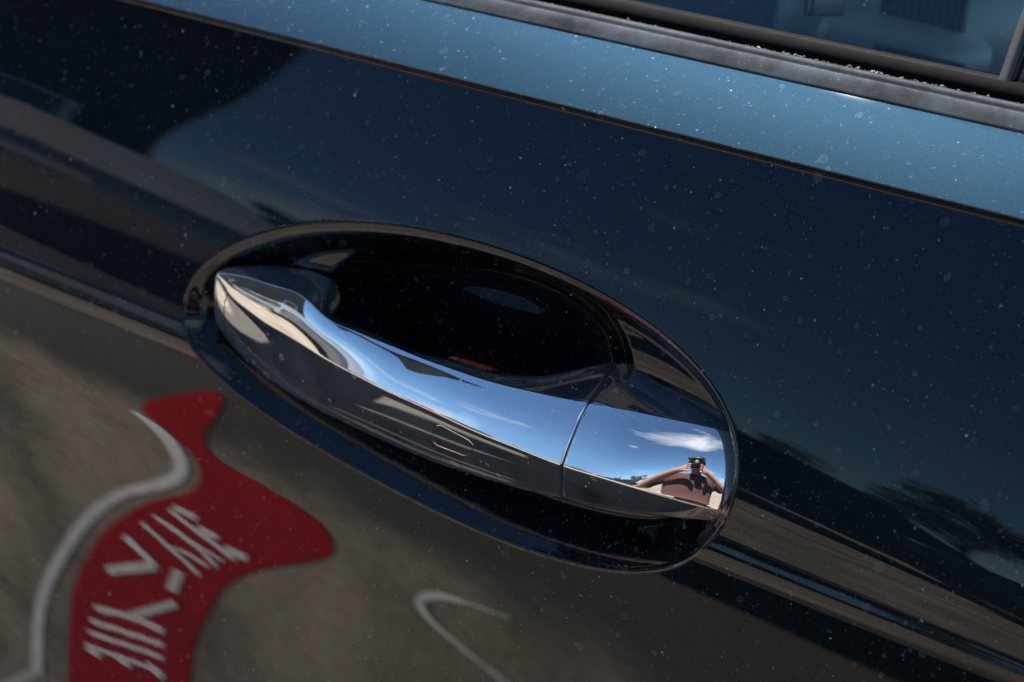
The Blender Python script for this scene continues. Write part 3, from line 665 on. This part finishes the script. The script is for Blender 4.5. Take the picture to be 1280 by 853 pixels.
# parked cars
def parked(name, loc, rz, col, label, L_=4.4):
    c = empty(name, loc, rz); tag(c, label, 'car', 'cars parked across the lot')
    mt = simple(name+'_paint', col, .2, .4, var=.03, spec=.7)
    prof = [(-L_/2, .32), (-L_/2-.03, .62), (-L_/2+.05, .86), (-L_*.30, .97), (-L_*.17, 1.36), (-L_*.02, 1.45), (L_*.18, 1.42), (L_*.36, 1.04), (L_/2-.03, .92), (L_/2, .62), (L_/2-.05, .30)]
    vs = []; 
    for s_ in (-1, 1):
        for (x, z) in prof: vs.append((x, s_*(.88 if z < 1.0 else .66), z))
    n = len(prof); fs = [tuple(range(n))[::-1], tuple(range(n, 2*n))]+[(i, (i+1) % n, n+(i+1) % n, n+i) for i in range(n)]
    bm = bmesh.new(); bv = [bm.verts.new(v) for v in vs]
    for f in fs: bm.faces.new([bv[i] for i in f])
    bmesh.ops.recalc_face_normals(bm, faces=bm.faces); bm_obj('body', bm, mt, c, True, .05)
    for s_ in (-1, 1):
        for xa, xb in ((-L_*.24, -L_*.05), (-L_*.03, L_*.14), (L_*.16, L_*.28)):
            bm = bmesh.new(); y = s_*.80; q_ = [(xa+.05, y+s_*.045, 1.0), (xb, y+s_*.045, 1.0), (xb, y-s_*.075, 1.32 if xb < L_*.2 else 1.12), (xa+.16, y-s_*.075, 1.32)]
            f = bm.faces.new([bm.verts.new(v) for v in q_]); bmesh.ops.solidify(bm, geom=[f], thickness=.02); bm_obj('side_window', bm, M['darkglass'], c)
        for x in (-L_*.31, L_*.31):
            bm = bmesh.new(); bmesh.ops.create_cone(bm, cap_ends=True, segments=28, radius1=.33, radius2=.33, depth=.22, matrix=Matrix.Translation((x, s_*.8, .33)) @ Matrix.Rotation(pi/2, 4, 'X')); w_ = bm_obj('wheel', bm, M['tyre'], c, False, .02)
            bm = bmesh.new(); bmesh.ops.create_cone(bm, cap_ends=True, segments=20, radius1=.2, radius2=.2, depth=.03, matrix=Matrix.Translation((x, s_*.915, .33)) @ Matrix.Rotation(pi/2, 4, 'X')); bm_obj('rim', bm, M['alloy'], w_, False)
        bm = bmesh.new(); box(bm, (-L_/2-.0, s_*.62, .72), (.06, .35, .12)); bm_obj('tail_light', bm, simple('red_lens', (.4, .01, .01), .2), c, True, .02)
        bm = bmesh.new(); box(bm, (L_/2-.03, s_*.62, .74), (.06, .35, .12)); bm_obj('headlight', bm, M['alloy'], c, True, .02)
    return c
parked('silver_car', polar(53, 6.6), radians(20), (.32, .33, .34), 'silver car parked nearest, its shape mirrored left of the handle')
parked('black_car', polar(27, 8.6), radians(160), (.015, .016, .018), 'black car parked across the lot, mirrored below the handle at the right')
parked('black_estate_car', polar(2, 7.6), radians(176), (.02, .02, .022), 'long black car parked straight across from the door handle', 4.7)
parked('white_car', polar(12, 17), radians(182), (.7, .7, .69), 'white car parked farther back behind the two black cars')

# ---- floor markings begin
FLOOR = {'red':[[-1.1261,-0.5642],[-1.1105,-0.5486],[-1.092,-0.5288],[-1.0734,-0.51],[-1.0549,-0.4924],[-1.0367,-0.4767],[-1.0194,-0.4596],[-1.0053,-0.4462],[-0.9934,-0.4343],[-0.9841,-0.4253],[-0.9771,-0.4205],[-0.9722,-0.42],[-0.9681,-0.4201],[-0.9676,-0.4279],[-0.9675,-0.4346],[-0.9694,-0.4439],[-0.9731,-0.4555],[-0.9778,-0.4673],[-0.9828,-0.4786],[-0.9883,-0.4901],[-0.9945,-0.5018],[-1.0014,-0.5139],[-1.008,-0.526],[-1.0147,-0.5384],[-1.0212,-0.5506],[-1.0274,-0.5628],[-1.0321,-0.5749],[-1.0352,-0.5866],[-1.0367,-0.5981],[-1.0362,-0.6087],[-1.0334,-0.618],[-1.0264,-0.6218],[-1.0177,-0.6255],[-1.0063,-0.6268],[-0.9928,-0.6258],[-0.9791,-0.6267],[-0.963,-0.6246],[-0.9473,-0.6255],[-0.9321,-0.6265],[-0.9159,-0.6242],[-0.9016,-0.625],[-0.8878,-0.626],[-0.8759,-0.6277],[-0.8657,-0.6292],[-0.8573,-0.6314],[-0.8509,-0.6341],[-0.8463,-0.6395],[-0.8419,-0.6432],[-0.8391,-0.6486],[-0.8374,-0.6544],[-0.8375,-0.6605],[-0.8397,-0.6671],[-0.8438,-0.674],[-0.8498,-0.6811],[-0.8585,-0.6894],[-0.8702,-0.7004],[-0.8848,-0.7127],[-0.9022,-0.7261],[-0.9184,-0.739],[-0.9333,-0.7515],[-0.9471,-0.7635],[-0.9587,-0.7732],[-0.9704,-0.7848],[-0.9811,-0.7961],[-0.9912,-0.8078],[-1.0006,-0.8196],[-1.0095,-0.8333],[-1.0171,-0.8466],[-1.023,-0.8588],[-1.0285,-0.873],[-1.0341,-0.8879],[-1.0404,-0.9052],[-1.0456,-0.9209],[-1.0508,-0.937],[-1.0557,-0.9562],[-1.0588,-0.9751],[-1.0607,-0.9947],[-1.0614,-1.016],[-1.0625,-1.0354],[-1.065,-1.0545],[-1.0677,-1.0711],[-1.0695,-1.0828],[-1.093,-1.1171],[-1.1144,-1.1422],[-1.1373,-1.1701],[-1.16,-1.1952],[-1.1828,-1.2204],[-1.2059,-1.2456],[-1.2295,-1.2707],[-1.2528,-1.2953],[-1.2758,-1.3189],[-1.2985,-1.34],[-1.3199,-1.3597],[-1.3399,-1.377],[-1.3593,-1.3928],[-1.379,-1.4079],[-1.3979,-1.4207],[-1.4227,-1.4365],[-1.4341,-1.4422],[-1.4465,-1.4412],[-1.4543,-1.4279],[-1.4502,-1.3913],[-1.4408,-1.3589],[-1.4289,-1.324],[-1.4072,-1.2624],[-1.3954,-1.2215],[-1.3834,-1.183],[-1.3795,-1.1616],[-1.3745,-1.1401],[-1.3657,-1.1138],[-1.3554,-1.087],[-1.345,-1.0614],[-1.333,-1.035],[-1.3212,-1.01],[-1.309,-0.9858],[-1.2972,-0.9635],[-1.2846,-0.9418],[-1.2711,-0.9202],[-1.2578,-0.9012],[-1.2438,-0.8827],[-1.2286,-0.8639],[-1.2123,-0.8451],[-1.1951,-0.8263],[-1.1766,-0.8069],[-1.1597,-0.7911],[-1.1433,-0.7769],[-1.1267,-0.7627],[-1.1112,-0.7513],[-1.0971,-0.7384],[-1.0869,-0.7289],[-1.0788,-0.7195],[-1.0714,-0.7076],[-1.0659,-0.6962],[-1.063,-0.6869],[-1.0606,-0.6755],[-1.0611,-0.667],[-1.0628,-0.6586],[-1.0658,-0.6508],[-1.0702,-0.6436],[-1.0771,-0.6392],[-1.0845,-0.6351],[-1.0911,-0.6285],[-1.0988,-0.6235],[-1.1076,-0.6197],[-1.1161,-0.6155],[-1.1244,-0.6109],[-1.1328,-0.6063],[-1.1412,-0.6017],[-1.1437,-0.5948],[-1.1386,-0.5821]],'line':[[[-1.1673,-0.622],[-1.1651,-0.6224],[-1.1605,-0.6226],[-1.1558,-0.6269],[-1.1487,-0.6309],[-1.1422,-0.6353],[-1.136,-0.6397],[-1.1306,-0.645],[-1.1266,-0.6524],[-1.1213,-0.6568],[-1.1181,-0.6647],[-1.1146,-0.6717],[-1.1108,-0.6768],[-1.1099,-0.6846],[-1.1099,-0.6917],[-1.1101,-0.6975],[-1.1118,-0.7043],[-1.1137,-0.7086],[-1.1176,-0.7142],[-1.1256,-0.7234],[-1.1385,-0.7366],[-1.1534,-0.7509],[-1.1675,-0.762],[-1.1842,-0.7766],[-1.2027,-0.7916],[-1.2233,-0.8108],[-1.2445,-0.8321],[-1.2662,-0.856],[-1.2885,-0.8819],[-1.3105,-0.9105],[-1.3332,-0.9434],[-1.3523,-0.9733],[-1.3759,-1.0137],[-1.3975,-1.0519],[-1.4163,-1.0865],[-1.4344,-1.1214],[-1.4532,-1.1587],[-1.4698,-1.1949],[-1.4875,-1.2355],[-1.5087,-1.2823],[-1.5344,-1.3377],[-1.5678,-1.4118],[-1.5827,-1.451],[-1.595,-1.4874],[-1.6015,-1.5206],[-1.5951,-1.5362],[-1.5724,-1.5342],[-1.5326,-1.5079],[-1.5025,-1.4874],[-1.4734,-1.4663],[-1.4354,-1.4398],[-1.4163,-1.4265]],[[-1.16,-0.6098],[-1.1575,-0.6097],[-1.1529,-0.6099],[-1.1475,-0.6131],[-1.1376,-0.6125],[-1.13,-0.6158],[-1.1212,-0.6165],[-1.1142,-0.6203],[-1.1075,-0.6245],[-1.1013,-0.6292],[-1.0951,-0.6334],[-1.091,-0.6415],[-1.0869,-0.6499],[-1.0832,-0.6577],[-1.0815,-0.6672],[-1.0825,-0.6793],[-1.0852,-0.6922],[-1.0931,-0.7088],[-1.105,-0.7258],[-1.1181,-0.7396],[-1.1335,-0.7535],[-1.1492,-0.7672],[-1.1648,-0.7794],[-1.1821,-0.7937],[-1.1987,-0.8059],[-1.2157,-0.8211],[-1.235,-0.8413],[-1.2547,-0.8637],[-1.2748,-0.8881],[-1.2936,-0.9127],[-1.3126,-0.9407],[-1.333,-0.9738],[-1.351,-1.0053],[-1.3713,-1.0419],[-1.3892,-1.0754],[-1.4066,-1.1094],[-1.4239,-1.1447],[-1.4395,-1.1792],[-1.4523,-1.2114],[-1.47,-1.2534],[-1.4889,-1.2982],[-1.5179,-1.3655],[-1.5281,-1.3964],[-1.542,-1.4344],[-1.5522,-1.4716],[-1.5524,-1.4954],[-1.5408,-1.5077],[-1.5114,-1.4953],[-1.4822,-1.4746],[-1.453,-1.4545],[-1.4159,-1.4286],[-1.3974,-1.4148]]],'loop':[[[-0.5854,-0.5899],[-0.5892,-0.5909],[-0.5971,-0.5939],[-0.6087,-0.597],[-0.6241,-0.6005],[-0.6386,-0.6062],[-0.6505,-0.6086],[-0.6607,-0.611],[-0.6698,-0.6152],[-0.6773,-0.6173],[-0.6847,-0.6216],[-0.691,-0.6255],[-0.6967,-0.6298],[-0.701,-0.6335],[-0.7053,-0.6401],[-0.7076,-0.6458],[-0.7078,-0.6511],[-0.7058,-0.6556],[-0.7019,-0.6577],[-0.6966,-0.6587],[-0.6904,-0.6612],[-0.6821,-0.6623],[-0.6717,-0.6622],[-0.6599,-0.6632],[-0.646,-0.6629],[-0.6313,-0.6634],[-0.6152,-0.6615],[-0.5985,-0.6611],[-0.5897,-0.6609],[-0.581,-0.6604],[-0.5653,-0.6581],[-0.5524,-0.6578],[-0.5415,-0.6565],[-0.5326,-0.6546],[-0.5264,-0.6545],[-0.522,-0.6534],[-0.52,-0.6541]],[[-0.5859,-0.5924],[-0.5897,-0.5935],[-0.5972,-0.5951],[-0.6091,-0.5996],[-0.6245,-0.6033],[-0.6389,-0.6093],[-0.6513,-0.6144],[-0.6617,-0.6193],[-0.6701,-0.6236],[-0.6774,-0.6279],[-0.6836,-0.6322],[-0.6885,-0.636],[-0.6923,-0.6395],[-0.6949,-0.6426],[-0.6958,-0.6431],[-0.6964,-0.6438],[-0.6974,-0.6459],[-0.6967,-0.646],[-0.6948,-0.6482],[-0.6917,-0.6522],[-0.686,-0.6534],[-0.6791,-0.6568],[-0.6692,-0.6571],[-0.6577,-0.6583],[-0.644,-0.6581],[-0.6295,-0.6584],[-0.6139,-0.6584],[-0.5974,-0.6581],[-0.5883,-0.6564],[-0.5795,-0.656],[-0.5644,-0.6557],[-0.5514,-0.6545],[-0.5405,-0.6533],[-0.5321,-0.6529],[-0.5257,-0.6524],[-0.5213,-0.6515],[-0.519,-0.6505]]],'letters':{'A':[[[[-1.1833,-0.8495],[-1.1704,-0.8497],[-1.1577,-0.8496],[-1.1449,-0.8495],[-1.1332,-0.8513],[-1.1203,-0.8507],[-1.1076,-0.8502],[-1.0949,-0.8496],[-1.0824,-0.8492],[-1.0705,-0.8499],[-1.0583,-0.8498]],[[-1.1769,-0.8392],[-1.1652,-0.8413],[-1.1526,-0.8415],[-1.14,-0.8415],[-1.1275,-0.8416],[-1.1154,-0.8424],[-1.1031,-0.8425],[-1.0905,-0.8421],[-1.078,-0.8415],[-1.0665,-0.8431],[-1.054,-0.8422]]],[[[-1.1225,-0.8484],[-1.1204,-0.8479],[-1.115,-0.8441],[-1.108,-0.8411],[-1.0994,-0.8379],[-1.0903,-0.8352],[-1.0804,-0.8325],[-1.0697,-0.8296],[-1.0592,-0.8291],[-1.0502,-0.8262],[-1.0445,-0.8248],[-1.042,-0.8247]],[[-1.1204,-0.8416],[-1.1185,-0.8412],[-1.114,-0.8396],[-1.1076,-0.8375],[-1.0976,-0.8319],[-1.0881,-0.829],[-1.0775,-0.8256],[-1.0668,-0.8232],[-1.056,-0.8221],[-1.0473,-0.8197],[-1.0424,-0.8202],[-1.0398,-0.82]]]],'N':[[[[-1.1566,-0.819],[-1.1511,-0.8176],[-1.1423,-0.8185],[-1.1263,-0.8144],[-1.1071,-0.8125],[-1.0907,-0.8138],[-1.0744,-0.8123],[-1.0593,-0.811],[-1.0471,-0.8136],[-1.0373,-0.814],[-1.0311,-0.815],[-1.0281,-0.8159]],[[-1.152,-0.8106],[-1.1469,-0.8096],[-1.1378,-0.8099],[-1.1222,-0.8066],[-1.1031,-0.8049],[-1.0859,-0.8049],[-1.07,-0.8046],[-1.0551,-0.8043],[-1.0425,-0.8062],[-1.0326,-0.8062],[-1.0265,-0.8074],[-1.0241,-0.8095]]],[[[-1.127,-0.8175],[-1.1128,-0.8149],[-1.0989,-0.8129],[-1.0842,-0.8089],[-1.0708,-0.8075],[-1.0567,-0.8043],[-1.0436,-0.8031],[-1.0297,-0.7996],[-1.0169,-0.7986]],[[-1.1247,-0.8127],[-1.1104,-0.8099],[-1.0972,-0.8092],[-1.0823,-0.8049],[-1.0682,-0.8018],[-1.055,-0.8004],[-1.0409,-0.7969],[-1.028,-0.7957],[-1.014,-0.7919]]]],'E':[[[[-1.1241,-0.7869],[-1.1125,-0.7871],[-1.1009,-0.7872],[-1.0893,-0.7873],[-1.0777,-0.7873],[-1.0661,-0.7871],[-1.0547,-0.7871],[-1.0422,-0.7848],[-1.0309,-0.7846],[-1.0195,-0.7844],[-1.0082,-0.7842],[-0.9969,-0.7838]],[[-1.119,-0.778],[-1.1075,-0.7784],[-1.096,-0.7788],[-1.0846,-0.7791],[-1.0734,-0.7795],[-1.0604,-0.7763],[-1.0492,-0.7767],[-1.038,-0.7769],[-1.0268,-0.777],[-1.0155,-0.7768],[-1.0042,-0.7765],[-0.9933,-0.7766]]],[[[-1.1145,-0.777],[-1.0996,-0.7735],[-1.0845,-0.7697],[-1.071,-0.7686]],[[-1.1088,-0.7638],[-1.0941,-0.7608],[-1.0794,-0.7575],[-1.0649,-0.7542]]],[[[-1.0661,-0.7812],[-1.0471,-0.7761],[-1.0285,-0.7712]],[[-1.0601,-0.7667],[-1.0424,-0.7642],[-1.0242,-0.7602]]],[[[-1.0132,-0.7792],[-0.9999,-0.7756],[-0.9866,-0.772],[-0.9728,-0.7669]],[[-1.0086,-0.7659],[-0.9952,-0.7622],[-0.9819,-0.7585],[-0.969,-0.7552]]]],'arrow':[[[[-1.2242,-0.9038],[-1.2223,-0.9034],[-1.2179,-0.9024],[-1.2131,-0.9036],[-1.205,-0.902],[-1.1969,-0.902],[-1.1879,-0.9023],[-1.1778,-0.9023],[-1.1683,-0.9055],[-1.1599,-0.9055],[-1.154,-0.9046],[-1.1523,-0.9067]],[[-1.2141,-0.8873],[-1.2122,-0.887],[-1.2092,-0.8883],[-1.2032,-0.8872],[-1.1963,-0.888],[-1.1882,-0.8888],[-1.1791,-0.889],[-1.1689,-0.8891],[-1.1579,-0.8892],[-1.1499,-0.8897],[-1.1452,-0.8912],[-1.142,-0.8903]]],[[[-1.1504,-0.8894],[-1.1673,-0.9021],[-1.1858,-0.9181],[-1.2038,-0.9321],[-1.2232,-0.9488],[-1.2425,-0.9645],[-1.2635,-0.9831]],[[-1.1476,-0.9047],[-1.1647,-0.9181],[-1.1832,-0.934],[-1.2018,-0.9493],[-1.2207,-0.965],[-1.241,-0.9829],[-1.261,-0.9996]]]],'dash':[[[[-1.108,-0.8723],[-1.1124,-0.8874],[-1.1176,-0.9044],[-1.1221,-0.9196]],[[-1.088,-0.865],[-1.0919,-0.8793],[-1.0956,-0.8933],[-1.0999,-0.9084]]]],'V':[[[[-1.3028,-1.1106],[-1.2957,-1.1048],[-1.284,-1.098],[-1.2658,-1.0861],[-1.2408,-1.0678],[-1.2182,-1.0538],[-1.1971,-1.0424],[-1.1756,-1.0301],[-1.1557,-1.021],[-1.1411,-1.0146],[-1.1312,-1.0101],[-1.1265,-1.0081]],[[-1.2979,-1.0924],[-1.2921,-1.0892],[-1.279,-1.0796],[-1.2605,-1.0671],[-1.2373,-1.0527],[-1.214,-1.0381],[-1.1911,-1.0245],[-1.1703,-1.0143],[-1.1496,-1.0038],[-1.1349,-0.9975],[-1.1256,-0.9935],[-1.1204,-0.9908]]],[[[-1.2005,-1.0411],[-1.1818,-1.0211],[-1.1636,-1.0019],[-1.146,-0.9833],[-1.1288,-0.9652],[-1.1121,-0.9478],[-1.0958,-0.9309]],[[-1.207,-1.0316],[-1.1882,-1.0118],[-1.17,-0.9927],[-1.1523,-0.9742],[-1.1351,-0.9564],[-1.1185,-0.9392],[-1.1022,-0.9225]]]],'M':[[[[-1.3183,-1.151],[-1.2985,-1.1407],[-1.2769,-1.1261],[-1.2553,-1.1117],[-1.2344,-1.0975],[-1.2164,-1.0887],[-1.1965,-1.0756],[-1.177,-1.0628],[-1.1596,-1.0539],[-1.1411,-1.0421],[-1.1236,-1.0324]],[[-1.3126,-1.1343],[-1.2909,-1.12],[-1.2717,-1.11],[-1.2505,-1.096],[-1.2303,-1.0832],[-1.2123,-1.0741],[-1.1925,-1.0613],[-1.1732,-1.0487],[-1.1561,-1.0404],[-1.1376,-1.0285],[-1.1194,-1.0169]]],[[[-1.3316,-1.1949],[-1.3074,-1.1775],[-1.2845,-1.1619],[-1.2629,-1.1484],[-1.2405,-1.1326],[-1.2189,-1.1179],[-1.1988,-1.1055],[-1.1785,-1.0919],[-1.1583,-1.078],[-1.1407,-1.069],[-1.1214,-1.0559]],[[-1.3214,-1.171],[-1.2987,-1.156],[-1.2761,-1.1406],[-1.2553,-1.1283],[-1.2341,-1.1143],[-1.2131,-1.1003],[-1.194,-1.0895],[-1.1739,-1.0763],[-1.1545,-1.0638],[-1.1372,-1.0552],[-1.1182,-1.0424]]]],'K':[[[[-1.3566,-1.2543],[-1.3325,-1.2365],[-1.3107,-1.2221],[-1.2876,-1.2051],[-1.2672,-1.1921],[-1.2454,-1.1763],[-1.2258,-1.1643],[-1.2042,-1.1478],[-1.1828,-1.1312],[-1.1649,-1.121],[-1.146,-1.1079],[-1.128,-1.0967]],[[-1.3449,-1.2292],[-1.3232,-1.2154],[-1.3001,-1.1986],[-1.2798,-1.1863],[-1.2574,-1.1696],[-1.2351,-1.1526],[-1.2166,-1.1422],[-1.1955,-1.1266],[-1.1773,-1.1158],[-1.1582,-1.1028],[-1.1406,-1.0923],[-1.1214,-1.0783]]],[[[-1.3619,-1.2711],[-1.3406,-1.2599],[-1.3207,-1.2506]],[[-1.336,-1.2242],[-1.3153,-1.2134],[-1.2988,-1.2098]]],[[[-1.2608,-1.1906],[-1.2437,-1.1869],[-1.2236,-1.1772]],[[-1.2428,-1.1558],[-1.2231,-1.1468],[-1.2062,-1.1426]]],[[[-1.1692,-1.1185],[-1.1497,-1.1146],[-1.1329,-1.1154]],[[-1.1537,-1.0895],[-1.1347,-1.086],[-1.1172,-1.0854]]]]}}
M['red'] = simple('worn_red_floor_paint', (.33, .002, .004), .85, var=.35, scale=9, spec=.15)
M['white'] = simple('worn_white_floor_paint', (.72, .71, .70), .7, var=.25, scale=22)
def sheet(name, ring, z, mat, parent=None):
    bm = bmesh.new(); f = bm.faces.new([bm.verts.new((x, y, z)) for x, y in ring]); bm.normal_update()
    if f.normal.z < 0: bmesh.ops.reverse_faces(bm, faces=[f])
    bmesh.ops.triangulate(bm, faces=list(bm.faces)); return bm_obj(name, bm, mat, parent)
def ribbon(name, strokes, z, mat, parent=None):
    vs = []; fs = []
    for j, (A_, B_) in enumerate(strokes):
        o = len(vs)
        for a_, b_ in zip(A_, B_): vs += [(a_[0], a_[1], z+j*.0004), (b_[0], b_[1], z+j*.0004)]
        fs += [(o+2*i, o+2*i+1, o+2*i+3, o+2*i+2) for i in range(len(A_)-1)]
    return mesh_obj(name, vs, fs, mat, parent, smooth=False)
sign = empty('painted_floor_sign', (FLOOR['red'][0][0], FLOOR['red'][0][1], 0)); tag(sign, 'red painted patch with white lettering on the paving beside the car', 'floor marking')
fix(sheet('red_field', FLOOR['red'], .004, M['red']), sign)
for k_, st in FLOOR['letters'].items(): fix(ribbon('arrow_mark' if k_ == 'arrow' else 'letter', st, .008, M['white']), sign)
tag(ribbon('painted_line', [FLOOR['line']], .0045, M['white']), 'thick curved white painted line bending round the red patch', 'floor marking', 'white lines painted on the paving')
tag(ribbon('painted_line', [FLOOR['loop']], .0045, M['white']), 'thin hooked white painted line on bare paving away from the red patch', 'floor marking', 'white lines painted on the paving')
# ---- floor markings end
